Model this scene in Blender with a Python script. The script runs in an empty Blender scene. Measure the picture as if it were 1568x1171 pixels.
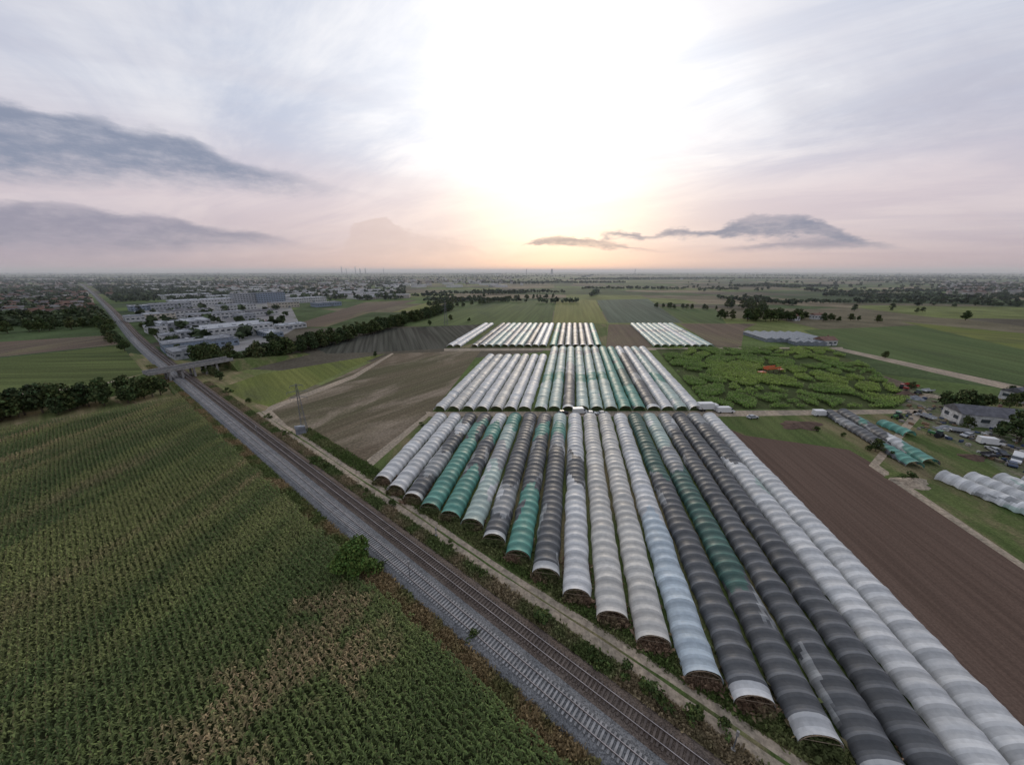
import bpy, math, random
import numpy as np
from mathutils import Vector
random.seed(7); rng=np.random.default_rng(7)
scene=bpy.context.scene
H=55.0; FP=540.0; PITCH=math.atan(171/540.0); CT,ST=math.cos(PITCH),math.sin(PITCH)

# ---------- survey helpers: where a sighted point lies on the ground / in the sky
def ray(u,v):
    x=(u-784)/FP; up=(585-v)/FP
    return (x, CT+ST*up, -ST+CT*up)
def G(u,v,z=0.0):
    x,y,zz=ray(u,v); t=(H-z)/-zz
    return np.array([x*t,y*t,z])
def AE(u,v):
    x,y,z=ray(u,v)
    return math.degrees(math.atan2(x,y)), math.degrees(math.atan2(z,math.hypot(x,y)))

# ---------- camera
cam=bpy.data.cameras.new("camera"); co=bpy.data.objects.new("camera",cam); scene.collection.objects.link(co)
co.location=(0,0,H); co.rotation_euler=(math.pi/2-PITCH,0,0)
cam.sensor_width=36; cam.lens=36*FP/1568; cam.clip_end=90000; cam.clip_start=0.5
scene.camera=co
scene.view_settings.view_transform='Standard'; scene.view_settings.look='None'; scene.view_settings.exposure=0

# ---------- node helpers
class NT:
    def __init__(s,nt): s.nt=nt
    def new(s,t,**k):
        n=s.nt.nodes.new(t)
        for a,b in k.items(): setattr(n,a,b)
        return n
    def put(s,sock,val):
        if isinstance(val,bpy.types.NodeSocket): s.nt.links.new(val,sock)
        else:
            if hasattr(sock.default_value,'__len__'):
                val=tuple(val)
                if len(sock.default_value)==4 and len(val)==3: val=val+(1,)
            sock.default_value=val
    def m(s,op,a,b=None,c=None,clamp=False):
        n=s.new('ShaderNodeMath',operation=op,use_clamp=clamp)
        for i,v in enumerate((a,b,c)):
            if v is not None: s.put(n.inputs[i],v)
        return n.outputs[0]
    def add(s,a,b): return s.m('ADD',a,b)
    def sub(s,a,b): return s.m('SUBTRACT',a,b)
    def mul(s,a,b): return s.m('MULTIPLY',a,b)
    def div(s,a,b): return s.m('DIVIDE',a,b)
    def gauss(s,a,c,w):
        d=s.div(s.sub(a,c),w); return s.m('EXPONENT',s.mul(s.mul(d,d),-1.0))
    def ss(s,x,a,b,t0=0.0,t1=1.0):
        n=s.new('ShaderNodeMapRange',interpolation_type='SMOOTHSTEP')
        s.put(n.inputs[0],x); n.inputs[1].default_value=a; n.inputs[2].default_value=b
        n.inputs[3].default_value=t0; n.inputs[4].default_value=t1
        return n.outputs[0]
    def mix(s,f,a,b,blend='MIX'):
        n=s.new('ShaderNodeMix',data_type='RGBA',blend_type=blend)
        s.put(n.inputs[0],f); s.put(n.inputs[6],a); s.put(n.inputs[7],b)
        return n.outputs[2]
    def noise(s,vec,scale,detail=4,rough=.55,dist=0.0):
        n=s.new('ShaderNodeTexNoise'); s.put(n.inputs['Vector'],vec)
        n.inputs['Scale'].default_value=scale; n.inputs['Detail'].default_value=detail
        n.inputs['Roughness'].default_value=rough; n.inputs['Distortion'].default_value=dist
        return n.outputs[0]
    def comb(s,x,y,z):
        n=s.new('ShaderNodeCombineXYZ'); s.put(n.inputs[0],x); s.put(n.inputs[1],y); s.put(n.inputs[2],z); return n.outputs[0]
    def mapping(s,vec,rot=0.0,scale=(1,1,1),loc=(0,0,0)):
        a=s.new('ShaderNodeMapping'); s.put(a.inputs[0],vec); a.inputs['Rotation'].default_value=(0,0,rot)
        b=s.new('ShaderNodeMapping'); s.put(b.inputs[0],a.outputs[0]); b.inputs['Scale'].default_value=scale; b.inputs['Location'].default_value=loc
        return b.outputs[0]

# ---------- world sky
world=bpy.data.worlds.new("World"); scene.world=world; world.use_nodes=True
world.node_tree.nodes.clear(); W=NT(world.node_tree)
SUN_AZ,SUN_EL=AE(868,345)
tc=W.new('ShaderNodeTexCoord'); sp=W.new('ShaderNodeSeparateXYZ'); W.put(sp.inputs[0],tc.outputs['Generated'])
X,Y,Z=sp.outputs
az=W.mul(W.m('ARCTAN2',X,Y),57.2958); el=W.mul(W.m('ARCSINE',Z),57.2958)
zc=W.add(W.m('MAXIMUM',Z,0.0),0.12)
plane=W.comb(W.div(X,zc),W.div(Y,zc),0.0)
wn=W.noise(W.mapping(plane,rot=math.radians(35),scale=(0.55,1.5,1)),0.9,7,.62,0.5)
wn2=W.noise(W.mapping(plane,rot=math.radians(-25),scale=(0.5,1.6,1),loc=(5,2,0)),0.8,6,.6)
warpL=W.noise(W.comb(W.mul(az,.07),W.mul(el,.20),0.0),1.2,5,.55)
warpF=W.noise(W.comb(W.mul(az,.20),W.mul(el,.55),5.0),1.3,7,.66)
gl=W.mul(W.gauss(az,5.0,25.0),W.gauss(el,21.0,18.0))
base=W.mix(W.ss(wn,.35,.66),(.48,.54,.69),(.80,.81,.87))
base=W.mix(W.mul(W.ss(wn2,.45,.68),.55),base,(.53,.54,.65))
glc=W.mix(gl,(0,0,0),(.74,.68,.56))
c=W.mix(1.0,base,glc,'ADD')
c=W.mix(W.mul(W.gauss(el,8.0,5.5),.55),c,(.80,.64,.65))
hc=W.mix(W.gauss(az,3.0,36.0),(.42,.345,.41),(1.0,.66,.50))
hf=W.m('EXPONENT',W.mul(W.m('POWER',W.div(W.m('MAXIMUM',el,0.0),6.0),1.4),-1.0))
c=W.mix(W.mul(hf,.92),c,hc)
core=W.mul(W.gauss(az,6.5,14.0),W.gauss(el,8.5,5.0))
c=W.mix(1.0,c,W.mix(core,(0,0,0),(.50,.42,.20)),'ADD')

AZR=62.0; ELR=45.0
def curve(pts):
    n=W.new('ShaderNodeFloatCurve'); cu=n.mapping.curves[0]
    P=sorted([((AE(u,v)[0]+AZR)/(2*AZR),max(0,min(1,AE(u,v)[1]/ELR))) for u,v in pts])
    cu.points[0].location=P[0]; cu.points[1].location=P[-1]
    for p in P[1:-1]: cu.points.new(*p)
    n.mapping.update()
    W.put(n.inputs['Value'],W.m('DIVIDE',W.add(az,AZR),2*AZR,clamp=True))
    return W.mul(n.outputs[0],ELR)
wL=W.sub(warpL,.5); wF=W.sub(warpF,.5)
inner=W.ss(W.add(W.mul(warpF,.55),W.mul(wn,.45)),.36,.60,.55,1.0)
def band(c,top,bot,st,sb,amp,ampf,col,op):
    e=W.add(el,W.add(W.mul(wL,amp),W.mul(wF,ampf)))
    a=W.ss(W.sub(curve(top),e),0.0,st); b=W.ss(W.sub(e,curve(bot)),0.0,sb)
    m=W.mul(W.mul(W.mul(a,b),op),inner)
    return W.mix(m,c,col)
c=band(c,[(-500,60),(0,128),(60,150),(130,160),(200,186),(270,196),(350,232),(430,256),(540,288),(620,312),(700,335),(1500,380)],
         [(-500,322),(0,306),(250,306),(430,306),(540,308),(620,322),(700,338),(1500,360)],1.3,3.6,3.6,2.2,(.255,.29,.395),.97)
c=band(c,[(-500,280),(0,304),(120,313),(180,322),(260,326),(300,338),(400,352),(480,374),(1500,412)],
         [(-500,414),(0,412),(200,408),(400,390),(480,388),(1500,405)],.8,3.0,1.8,1.8,(.275,.27,.36),.85)
c=band(c,[(0,412),(860,388),(920,362),(960,352),(1000,356),(1040,344),(1080,346),(1130,330),(1180,330),(1240,324),(1290,346),(1350,366),(1560,405)],
         [(0,405),(860,380),(930,374),(1000,371),(1100,366),(1200,368),(1300,376),(1350,382),(1560,398)],.7,1.0,2.6,2.8,(.25,.265,.36),1.0)
c=band(c,[(0,412),(760,400),(805,370),(850,360),(920,366),(970,378),(1500,410)],
         [(0,405),(760,390),(805,376),(850,376),(920,381),(970,386),(1500,402)],.4,.5,1.6,1.8,(.28,.27,.34),1.0)
c=band(c,[(0,412),(1040,400),(1130,372),(1260,360),(1330,368),(1420,388),(1568,402)],
         [(0,405),(1040,395),(1130,388),(1260,386),(1330,386),(1420,396),(1568,404)],.7,1.2,1.8,2.0,(.31,.295,.38),.85)
c=band(c,[(0,412),(500,404),(530,366),(556,330),(590,332),(625,356),(700,366),(770,392),(1500,410)],
         [(0,400),(500,410),(535,412),(560,412),(590,412),(620,412),(700,412),(770,405),(1500,405)],.7,4.0,3.0,4.2,(.70,.55,.52),.6)
c=band(c,[(0,40),(1080,40),(1200,60),(1400,20),(1568,-60),(2200,-200)],
         [(0,60),(1080,80),(1200,260),(1400,300),(1568,330),(2200,340)],8,9,7,5,(.50,.50,.60),.65)
cloud=W.new('ShaderNodeBackground'); W.put(cloud.inputs[0],c); cloud.inputs[1].default_value=1.02
sky=W.new('ShaderNodeTexSky',sky_type='NISHITA'); sky.sun_disc=False
sky.sun_elevation=math.radians(SUN_EL+2); sky.sun_rotation=math.radians(SUN_AZ); sky.altitude=100
nb=W.new('ShaderNodeBackground'); W.put(nb.inputs[0],sky.outputs[0]); nb.inputs[1].default_value=.08
mx=W.new('ShaderNodeMixShader'); mx.inputs[0].default_value=.93
W.put(mx.inputs[1],nb.outputs[0]); W.put(mx.inputs[2],cloud.outputs[0])
wo=W.new('ShaderNodeOutputWorld'); W.put(wo.inputs[0],mx.outputs[0])

sl=bpy.data.lights.new("sun",'SUN'); sl.energy=1.0; sl.angle=math.radians(12); sl.color=(1,.86,.70)
so=bpy.data.objects.new("sun",sl); scene.collection.objects.link(so)
sa,se=math.radians(SUN_AZ),math.radians(SUN_EL+6)
sd=Vector((math.sin(sa)*math.cos(se),math.cos(sa)*math.cos(se),math.sin(se)))
so.rotation_euler=sd.to_track_quat('Z','Y').to_euler()

# ---------- materials
def base_mat(name,rough=.9,spec=.2):
    m=bpy.data.materials.new(name); m.use_nodes=True
    N=NT(m.node_tree); b=m.node_tree.nodes['Principled BSDF']
    b.inputs['Roughness'].default_value=rough; b.inputs['Specular IOR Level'].default_value=spec
    return m,N,b
def simple(name,col,rough=.8,spec=.3,var=.25,sc=.8,metal=0.0):
    m,N,b=base_mat(name,rough,spec); t=N.new('ShaderNodeTexCoord')
    n=N.noise(t.outputs['Object'],sc,3,.6)
    N.put(b.inputs['Base Color'],N.mix(N.ss(n,.3,.7),tuple(x*(1-var) for x in col),tuple(min(1,x*(1+var)) for x in col)))
    b.inputs['Metallic'].default_value=metal
    return m
def attr_mat(name,rough=.8,spec=.2,trans=0.0,var=.0,sc=1.0,bump=0.0):
    m,N,b=base_mat(name,rough,spec)
    a=N.new('ShaderNodeAttribute',attribute_name='Col'); col=a.outputs['Color']
    if var>0 or bump>0:
        t=N.new('ShaderNodeTexCoord'); n=N.noise(t.outputs['Object'],sc,3,.6)
        col=N.mix(1.0,col,N.mix(N.ss(n,.3,.7),(1-var,)*3,(1+var,)*3),'MULTIPLY')
        if bump>0:
            bp=N.new('ShaderNodeBump'); bp.inputs['Strength'].default_value=.7; bp.inputs['Distance'].default_value=bump
            N.put(bp.inputs['Height'],n); N.put(b.inputs['Normal'],bp.outputs[0])
    N.put(b.inputs['Base Color'],col)
    if trans>0:
        tr=N.new('ShaderNodeBsdfTranslucent'); N.put(tr.inputs[0],col)
        ms=N.new('ShaderNodeMixShader'); ms.inputs[0].default_value=trans
        N.put(ms.inputs[1],b.outputs[0]); N.put(ms.inputs[2],tr.outputs[0])
        N.put(m.node_tree.nodes['Material Output'].inputs[0],ms.outputs[0])
    return m
RAILANG=math.atan2(1.0488,-709/540.0)
TUNANG=math.atan2(1.0488,94/540.0)
def field(name,cA,cB,cC=None,ang=TUNANG,row=1.0,rowamt=.35,patch=.02,cthr=.6,cw=.1,bump=.15,fine=1.2,stretch=.12,gain=1.25,famt=.32):
    m,N,b=base_mat(name,.95,.08); t=N.new('ShaderNodeTexCoord'); P=t.outputs['Object']
    rot=-(ang-math.pi/2); g_=lambda q:tuple(x*gain for x in q)
    n1=N.noise(N.mapping(P,rot,(1,stretch,1)),patch,5,.6,.3)
    col=N.mix(N.ss(n1,.35,.65),g_(cA),g_(cB))
    if cC:
        n2=N.noise(N.mapping(P,rot,(1,.35,1),(31,7,0)),patch*1.3,5,.65,.6)
        col=N.mix(N.ss(n2,cthr-cw,cthr+cw),col,g_(cC))
    r=N.noise(N.mapping(P,rot,(row,row*.02,1)),1.0,2,.5)
    col=N.mix(1.0,col,N.mix(N.ss(r,.32,.68),(1-rowamt,)*3,(1+rowamt,)*3),'MULTIPLY')
    f=N.noise(P,fine,4,.7)
    col=N.mix(1.0,col,N.mix(N.ss(f,.3,.7),(1-famt,)*3,(1+famt,)*3),'MULTIPLY')
    N.put(b.inputs['Base Color'],col)
    if bump>0:
        bp=N.new('ShaderNodeBump'); bp.inputs['Strength'].default_value=.6; bp.inputs['Distance'].default_value=bump
        N.put(bp.inputs['Height'],f); N.put(b.inputs['Normal'],bp.outputs[0])
    return m

# ---------- mesh helpers
def link(o,parent=None):
    scene.collection.objects.link(o)
    if parent is not None: o.parent=parent
    return o
def mesh_np(name,V,F,mats,cols=None,mi=None,smooth=False,parent=None,data_only=False):
    V=np.asarray(V,dtype=np.float32).reshape(-1,3); F=np.asarray(F,dtype=np.int32); k=F.shape[1]
    me=bpy.data.meshes.new(name); me.vertices.add(len(V)); me.vertices.foreach_set('co',V.ravel())
    me.loops.add(F.size); me.loops.foreach_set('vertex_index',F.ravel())
    me.polygons.add(len(F)); me.polygons.foreach_set('loop_start',np.arange(0,F.size,k,dtype=np.int32))
    try: me.polygons.foreach_set('loop_total',np.full(len(F),k,dtype=np.int32))
    except Exception: pass
    if mi is not None: me.polygons.foreach_set('material_index',np.asarray(mi,dtype=np.int32))
    me.polygons.foreach_set('use_smooth',np.full(len(F),smooth,dtype=bool))
    me.update(calc_edges=True)
    if cols is not None:
        a=me.color_attributes.new('Col','FLOAT_COLOR','CORNER')
        c=np.ones((len(F),4),dtype=np.float32); c[:,:3]=cols
        a.data.foreach_set('color',np.repeat(c,k,axis=0).ravel())
    if not isinstance(mats,(list,tuple)): mats=[mats]
    for m in mats: me.materials.append(m)
    if data_only: return me
    return link(bpy.data.objects.new(name,me),parent)
def quads(c,a,b):
    V=np.stack([c-a-b,c+a-b,c+a+b,c-a+b],axis=1).reshape(-1,3)
    return V,np.arange(len(V)).reshape(-1,4)
def sheet(name,pts,z,mat,px=True):
    P=[G(*p) for p in pts] if px else pts
    me=bpy.data.meshes.new(name); me.from_pydata([(p[0],p[1],z) for p in P],[],[list(range(len(P)))])
    me.materials.append(mat)
    if me.polygons[0].normal.z<0: me.flip_normals()
    return link(bpy.data.objects.new(name,me))
def inpoly(x,y,P):
    r=np.zeros(x.shape,bool); j=len(P)-1
    for i in range(len(P)):
        xi,yi,xj,yj=P[i][0],P[i][1],P[j][0],P[j][1]
        c=((yi>y)!=(yj>y))&(x<(xj-xi)*(y-yi)/((yj-yi) if yj!=yi else 1e-9)+xi); r^=c; j=i
    return r
_lat=np.random.default_rng(3).random((256,256))
def vnoise(x,y,s=1.0,o=3):
    r=0;amp=1;tot=0
    for i in range(o):
        xx=x*s+17.3*i; yy=y*s+5.1*i
        xi=np.floor(xx).astype(int); yi=np.floor(yy).astype(int); fx=xx-xi; fy=yy-yi
        fx=fx*fx*(3-2*fx); fy=fy*fy*(3-2*fy)
        g=lambda a,b:_lat[a%256,b%256]
        r=r+amp*((g(xi,yi)*(1-fx)+g(xi+1,yi)*fx)*(1-fy)+(g(xi,yi+1)*(1-fx)+g(xi+1,yi+1)*fx)*fy)
        tot+=amp; amp*=.5; s*=2
    return r/tot
BOXF=np.array([[0,1,3,2],[4,6,7,5],[0,4,5,1],[2,3,7,6],[0,2,6,4],[1,5,7,3]])
def boxes(C,S,A):
    C=np.atleast_2d(C).astype(float);S=np.atleast_2d(S).astype(float);A=np.atleast_1d(A).astype(float)
    n=max(len(C),len(S),len(A)); C=np.broadcast_to(C,(n,3));S=np.broadcast_to(S,(n,3));A=np.broadcast_to(A,(n,))
    o=np.array([[i,j,k] for i in(-.5,.5) for j in(-.5,.5) for k in(-.5,.5)])
    L=o[None]*S[:,None]; ca,sa_=np.cos(A)[:,None],np.sin(A)[:,None]
    V=np.stack([L[...,0]*ca-L[...,1]*sa_,L[...,0]*sa_+L[...,1]*ca,L[...,2]],-1)+C[:,None]
    F=(BOXF[None]+8*np.arange(n)[:,None,None]).reshape(-1,4)
    return V.reshape(-1,3),F
def merge(parts):
    Vs,Fs,o=[],[],0
    for V,F in parts: Vs.append(V);Fs.append(np.asarray(F)+o);o+=len(V)
    return np.concatenate(Vs),np.concatenate(Fs)
def tube(p0,p1,r0,r1,n=6):
    p0=np.array(p0,float);p1=np.array(p1,float);d=p1-p0;d/=np.linalg.norm(d)+1e-9
    u=np.cross(d,[0,0,1.0])
    if np.linalg.norm(u)<.05:u=np.cross(d,[1.0,0,0])
    u/=np.linalg.norm(u);w=np.cross(d,u);a=np.arange(n)*2*math.pi/n
    r=np.cos(a)[:,None]*u+np.sin(a)[:,None]*w
    V=np.concatenate([p0+r*r0,p1+r*r1]); F=[[i,(i+1)%n,n+(i+1)%n,n+i] for i in range(n)]
    return V,np.array(F)
def empty(name,loc=(0,0,0),rot=0.0):
    e=bpy.data.objects.new(name,None); e.location=loc; e.rotation_euler=(0,0,rot); return link(e)

# ---------- ground
mg,N,b=base_mat("farmland",.95,.05)
t=N.new('ShaderNodeTexCoord'); P=t.outputs['Object']
vor=N.new('ShaderNodeTexVoronoi',distance='CHEBYCHEV'); vor.inputs['Randomness'].default_value=.8; vor.inputs['Scale'].default_value=1
N.put(vor.inputs['Vector'],N.mapping(P,math.radians(8),(1/240,1/130,1)))
sepc=N.new('ShaderNodeSeparateColor'); N.put(sepc.inputs[0],vor.outputs['Color'])
cr=N.new('ShaderNodeValToRGB'); cr.color_ramp.interpolation='CONSTANT'; N.put(cr.inputs[0],sepc.outputs[0])
cols=[(0,(.06,.085,.036)),(.18,(.13,.115,.075)),(.33,(.085,.12,.04)),(.48,(.18,.15,.10)),(.58,(.05,.07,.033)),(.72,(.13,.15,.055)),(.86,(.09,.08,.06))]
e=cr.color_ramp.elements; e[0].position=0;e[0].color=cols[0][1]+(1,); e[1].position=cols[1][0];e[1].color=cols[1][1]+(1,)
for p,cc in cols[2:]:
    q=e.new(p); q.color=cc+(1,)
nn=N.noise(P,.02,5,.65)
col=N.mix(1.0,cr.outputs[0],N.mix(N.ss(nn,.3,.7),(.7,)*3,(1.3,)*3),'MULTIPLY')
nf=N.noise(P,.6,3,.7); col=N.mix(1.0,col,N.mix(N.ss(nf,.3,.7),(.75,)*3,(1.25,)*3),'MULTIPLY')
N.put(b.inputs['Base Color'],col)
me=bpy.data.meshes.new("ground"); S=45000
me.from_pydata([(-S,-S,0),(S,-S,0),(S,S,0),(-S,S,0)],[],[[0,1,2,3]]); me.materials.append(mg)
link(bpy.data.objects.new("ground",me))

# haze layer over the distant plain
mh=bpy.data.materials.new("haze"); mh.use_nodes=True; mh.node_tree.nodes.clear(); Nh=NT(mh.node_tree)
vs=Nh.new('ShaderNodeVolumeScatter'); vs.inputs['Color'].default_value=(.84,.92,1,1); vs.inputs['Density'].default_value=1/7500; vs.inputs['Anisotropy'].default_value=.2
oo=Nh.new('ShaderNodeOutputMaterial'); Nh.put(oo.inputs['Volume'],vs.outputs[0])
V,F=boxes([0,22400,55],[88000,44000,130],[0]); mesh_np("haze",V,F,mh)

# ---------- field sheets
GRASS=field("grass",(.055,.08,.024),(.08,.10,.034),(.15,.125,.07),row=.5,rowamt=.12,patch=.05,fine=2.0,stretch=.6,cthr=.55,gain=1.15)
DRYG=field("dry_grass",(.15,.125,.065),(.085,.10,.036),(.19,.15,.09),ang=RAILANG,row=.8,rowamt=.15,patch=.12,fine=2.5,stretch=.3)
SOIL=field("ploughed_soil",(.095,.064,.049),(.118,.082,.064),None,ang=TUNANG+.03,row=1.3,rowamt=.13,patch=.03,bump=.06,gain=1.0,fine=2.6,famt=.16)
DRYF=field("stubble",(.115,.09,.062),(.08,.074,.042),(.19,.155,.115),ang=TUNANG-.45,row=.45,rowamt=.12,patch=.035,cthr=.56,gain=1.15)
DIRT=field("dirt",(.27,.22,.165),(.20,.17,.13),(.11,.105,.055),row=1,rowamt=.1,patch=.2,stretch=.4,cthr=.7)
CORNG=field("corn_soil",(.036,.046,.018),(.046,.054,.023),None,ang=RAILANG,row=1.3,rowamt=.3,patch=.05)
OLIVE=field("olive_crop",(.095,.115,.03),(.13,.14,.04),(.08,.09,.035),ang=TUNANG+.9,row=.5,rowamt=.15,patch=.03,gain=1.1)
DARKV=field("dark_rows",(.055,.055,.045),(.042,.045,.035),None,ang=TUNANG+.5,row=.35,rowamt=.4,patch=.02,gain=1.05)
GREENA=field("green_crop",(.055,.082,.03),(.075,.10,.037),(.05,.068,.032),row=.3,rowamt=.18,patch=.012,gain=1.15)
YELLA=field("yellow_crop",(.14,.14,.05),(.11,.12,.04),None,row=.25,rowamt=.12,patch=.02)
BLUEG=field("cabbage_crop",(.07,.09,.065),(.06,.075,.055),None,row=.25,rowamt=.18,patch=.02)
BROWN=field("brown_field",(.10,.075,.055),(.085,.067,.05),(.12,.105,.06),row=.3,rowamt=.15,patch=.015)
PAVE=field("yard_paving",(.20,.195,.19),(.16,.155,.155),(.08,.10,.045),row=.3,rowamt=.06,patch=.05,cthr=.62,stretch=1)
MAZEG=field("maze_soil",(.035,.05,.016),(.05,.06,.022),None,row=.6,rowamt=.15,patch=.05)
sheet("verge_ground",[(-300,640),(100,600),(200,540),(345,560),(420,585),(560,720),(1300,1171),(1700,1600),(600,1600),(-300,1600)],.004*1,DRYG)
sheet("grass_ground",[(540,735),(660,631),(1120,633),(1420,630),(1568,600),(2000,680),(2600,1500),(1700,1600),(1290,1171),(700,830)],.008,GRASS)
sheet("stubble_field",[(596,541),(737,536),(664,628),(547,722),(470,684),(400,632)],.012,DRYF)
sheet("olive_field",[(342,592),(400,572),(590,541),(530,566),(412,622),(370,610)],.012,OLIVE)
sheet("dark_row_field",[(482,532),(600,502),(742,496),(683,533),(595,538),(500,541)],.012,DARKV)
sheet("green_field",[(700,462),(850,458),(845,494),(640,499),(610,498)],.012,GREENA)
sheet("yellow_field",[(852,459),(912,459),(930,494),(846,494)],.013,YELLA)
sheet("cabbage_field",[(914,459),(992,457),(1045,494),(932,494)],.013,BLUEG)
sheet("green_field",[(1010,470),(1095,472),(1112,495),(1047,494)],.013,GREENA)
sheet("brown_field",[(440,500),(560,462),(640,459),(560,480),(500,500)],.012,BROWN)
sheet("yellow_field",[(600,478),(660,461),(684,463),(650,474)],.013,YELLA)
sheet("brown_field",[(932,496),(968,496),(1000,531),(928,531)],.013,BROWN)
sheet("brown_field",[(1040,495),(1160,495),(1140,503),(1135,531),(1098,531)],.013,BROWN)
sheet("grass_field",[(682,532),(742,496),(930,496),(928,532)],.015,GRASS)
sheet("green_field",[(1230,505),(1420,497),(1700,560),(1700,615),(1290,535)],.013,GREENA)
sheet("yellow_field",[(1380,492),(1568,510),(1900,540),(1900,556),(1568,535)],.017,OLIVE)
sheet("brown_field",[(1290,570),(1340,570),(1400,590),(1385,606),(1350,590)],.017,BROWN)
sheet("ploughed_field",[(1108,652),(1140,666),(1300,688),(1345,714),(1568,868),(2300,1400),(1900,1600),(1625,1171)],.014,SOIL)
sheet("green_field",[(-250,552),(0,548),(185,528),(222,571),(140,590),(0,604),(-250,628)],.014,
      field("young_corn",(.065,.085,.028),(.088,.108,.035),None,ang=RAILANG+.75,row=.35,rowamt=.3,patch=.03,gain=1.0))
sheet("brown_field",[(-250,530),(0,523),(178,512),(190,526),(0,546),(-250,550)],.014,BROWN)
sheet("field_track",[(-250,640),(0,604),(140,590),(222,572),(226,575),(140,594),(0,609),(-250,646)],.018,DIRT)
sheet("yard",[(198,468),(440,458),(460,498),(400,532),(292,549),(255,538)],.014,PAVE)
sheet("yard",[(1400,590),(1568,640),(1800,720),(1700,760),(1540,725),(1400,640),(1360,600)],.016,field("yard_dirt",(.13,.115,.085),(.09,.095,.05),(.06,.085,.03),row=1,rowamt=.1,patch=.12,stretch=.8,cthr=.52))
sheet("dirt_road",[(652,630),(1120,628),(1415,626),(1420,632),(1120,637),(655,637)],.02,DIRT)
sheet("dirt_road",[(1270,533),(1290,533),(1568,592),(1800,640),(1800,650),(1568,602)],.02,DIRT)
sheet("dirt_road",[(1400,628),(1415,632),(1346,712),(1568,862),(1800,1010),(1800,1024),(1568,872),(1330,712)],.02,DIRT)
sheet("dirt_road",[(652,634),(660,634),(560,722),(556,745),(540,745),(538,722),(560,705)],.022,DIRT)
sheet("dirt_road",[(680,533),(1290,531),(1292,534),(680,537)],.018,DIRT)
sheet("dirt_road",[(400,634),(412,622),(540,574),(600,540),(603,541),(545,578),(416,628),(480,690),(545,728),(540,733),(470,695)],.022,DIRT)

# ---------- railway
O=G(1020,1171); R=np.array([math.cos(RAILANG),math.sin(RAILANG),0]); NR=np.array([R[1],-R[0],0])
KP=36.0
ctrl=[O-R*120,O,O+R*60,O+R*130,O+R*220,O+R*320,G(214,525),G(189,495),G(166,470),G(143,448),G(124,434)]
pl=[ctrl[0]]
for a_,b_ in zip(ctrl[:-1],ctrl[1:]):
    n=max(2,int(np.linalg.norm(b_-a_)/12))
    for i in range(1,n+1): pl.append(a_+(b_-a_)*i/n)
pl=np.array(pl)
for _ in range(40): pl[1:-1]=.25*pl[:-2]+.5*pl[1:-1]+.25*pl[2:]
tan=np.gradient(pl,axis=0); tan/=np.linalg.norm(tan,axis=1)[:,None]; nor=np.stack([tan[:,1],-tan[:,0],tan[:,2]*0],1)
def profile(name,prof,mats,mi=None):
    k=len(prof); V=np.concatenate([pl+nor*p[0]+np.array([0,0,p[1]]) for p in prof]); n=len(pl)
    F=[];M=[]
    for j in range(k-1):
        for i in range(n-1): F.append([j*n+i,(j+1)*n+i,(j+1)*n+i+1,j*n+i+1]); M.append(0 if mi is None else mi[j])
    return mesh_np(name,V,F,mats,mi=M)
def ballast_mat(name,ca,cb):
    m,N,b=base_mat(name,.95,.1); t=N.new('ShaderNodeTexCoord'); P=t.outputs['Object']
    v=N.new('ShaderNodeTexVoronoi'); v.inputs['Scale'].default_value=7; N.put(v.inputs['Vector'],P)
    n=N.noise(P,.25,5,.6); sp_=N.new('ShaderNodeSeparateColor'); N.put(sp_.inputs[0],v.outputs['Color'])
    c_=N.mix(N.ss(n,.35,.65),ca,cb); c_=N.mix(1.0,c_,N.mix(sp_.outputs[0],(.55,)*3,(1.4,)*3),'MULTIPLY')
    N.put(b.inputs['Base Color'],c_); bp=N.new('ShaderNodeBump'); bp.inputs['Distance'].default_value=.06
    N.put(bp.inputs['Height'],v.outputs['Distance']); N.put(b.inputs['Normal'],bp.outputs[0]); return m
BAL=ballast_mat("ballast_grey",(.135,.138,.14),(.17,.17,.17)); BAL2=ballast_mat("ballast_rusty",(.10,.078,.063),(.13,.105,.087))
T1,T2=-2.35,1.95
profile("railway_ballast",[(-5.0,.03),(-4.3,.45),(T1-1.0,.62),(T1+1.2,.62),(0,.5),(T2-1.0,.6),(T2+1.1,.6),(3.9,.42),(4.6,.03)],[BAL,BAL2],[0,0,0,0,1,1,1,1])
seg=np.linalg.norm(np.diff(pl,axis=0),axis=1); cum=np.concatenate([[0],np.cumsum(seg)])
def at(d,off,z):
    x=np.interp(d,cum,pl[:,0]);y=np.interp(d,cum,pl[:,1]);nx=np.interp(d,cum,nor[:,0]);ny=np.interp(d,cum,nor[:,1])
    return np.stack([x+nx*off,y+ny*off,np.full_like(x,z)],1),np.arctan2(ny,nx)
d=np.arange(60,560,.62)
for nm,off,mt in(("sleepers",T1,simple("concrete_sleeper",(.27,.265,.26))),("sleepers",T2,simple("old_sleeper",(.10,.08,.068)))):
    C,A=at(d,off,.67); V,F=boxes(C,[2.6,.27,.16],A); mesh_np(nm,V,F,mt)
RAILM=simple("rail_steel",(.17,.13,.11),.4,.5,.2,.5,.6); RAILM2=simple("rail_steel_worn",(.36,.33,.32),.35,.5,.2,.5,.7)
for off in(T1-.75,T1+.75,T2-.75,T2+.75):
    for z0,z1,w,mt in((.75,.88,.11,RAILM),(.88,.915,.08,RAILM2)):
        profile("rail",[(off-w/2,z0),(off-w/2,z1),(off+w/2,z1),(off+w/2,z0)],mt)
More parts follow.
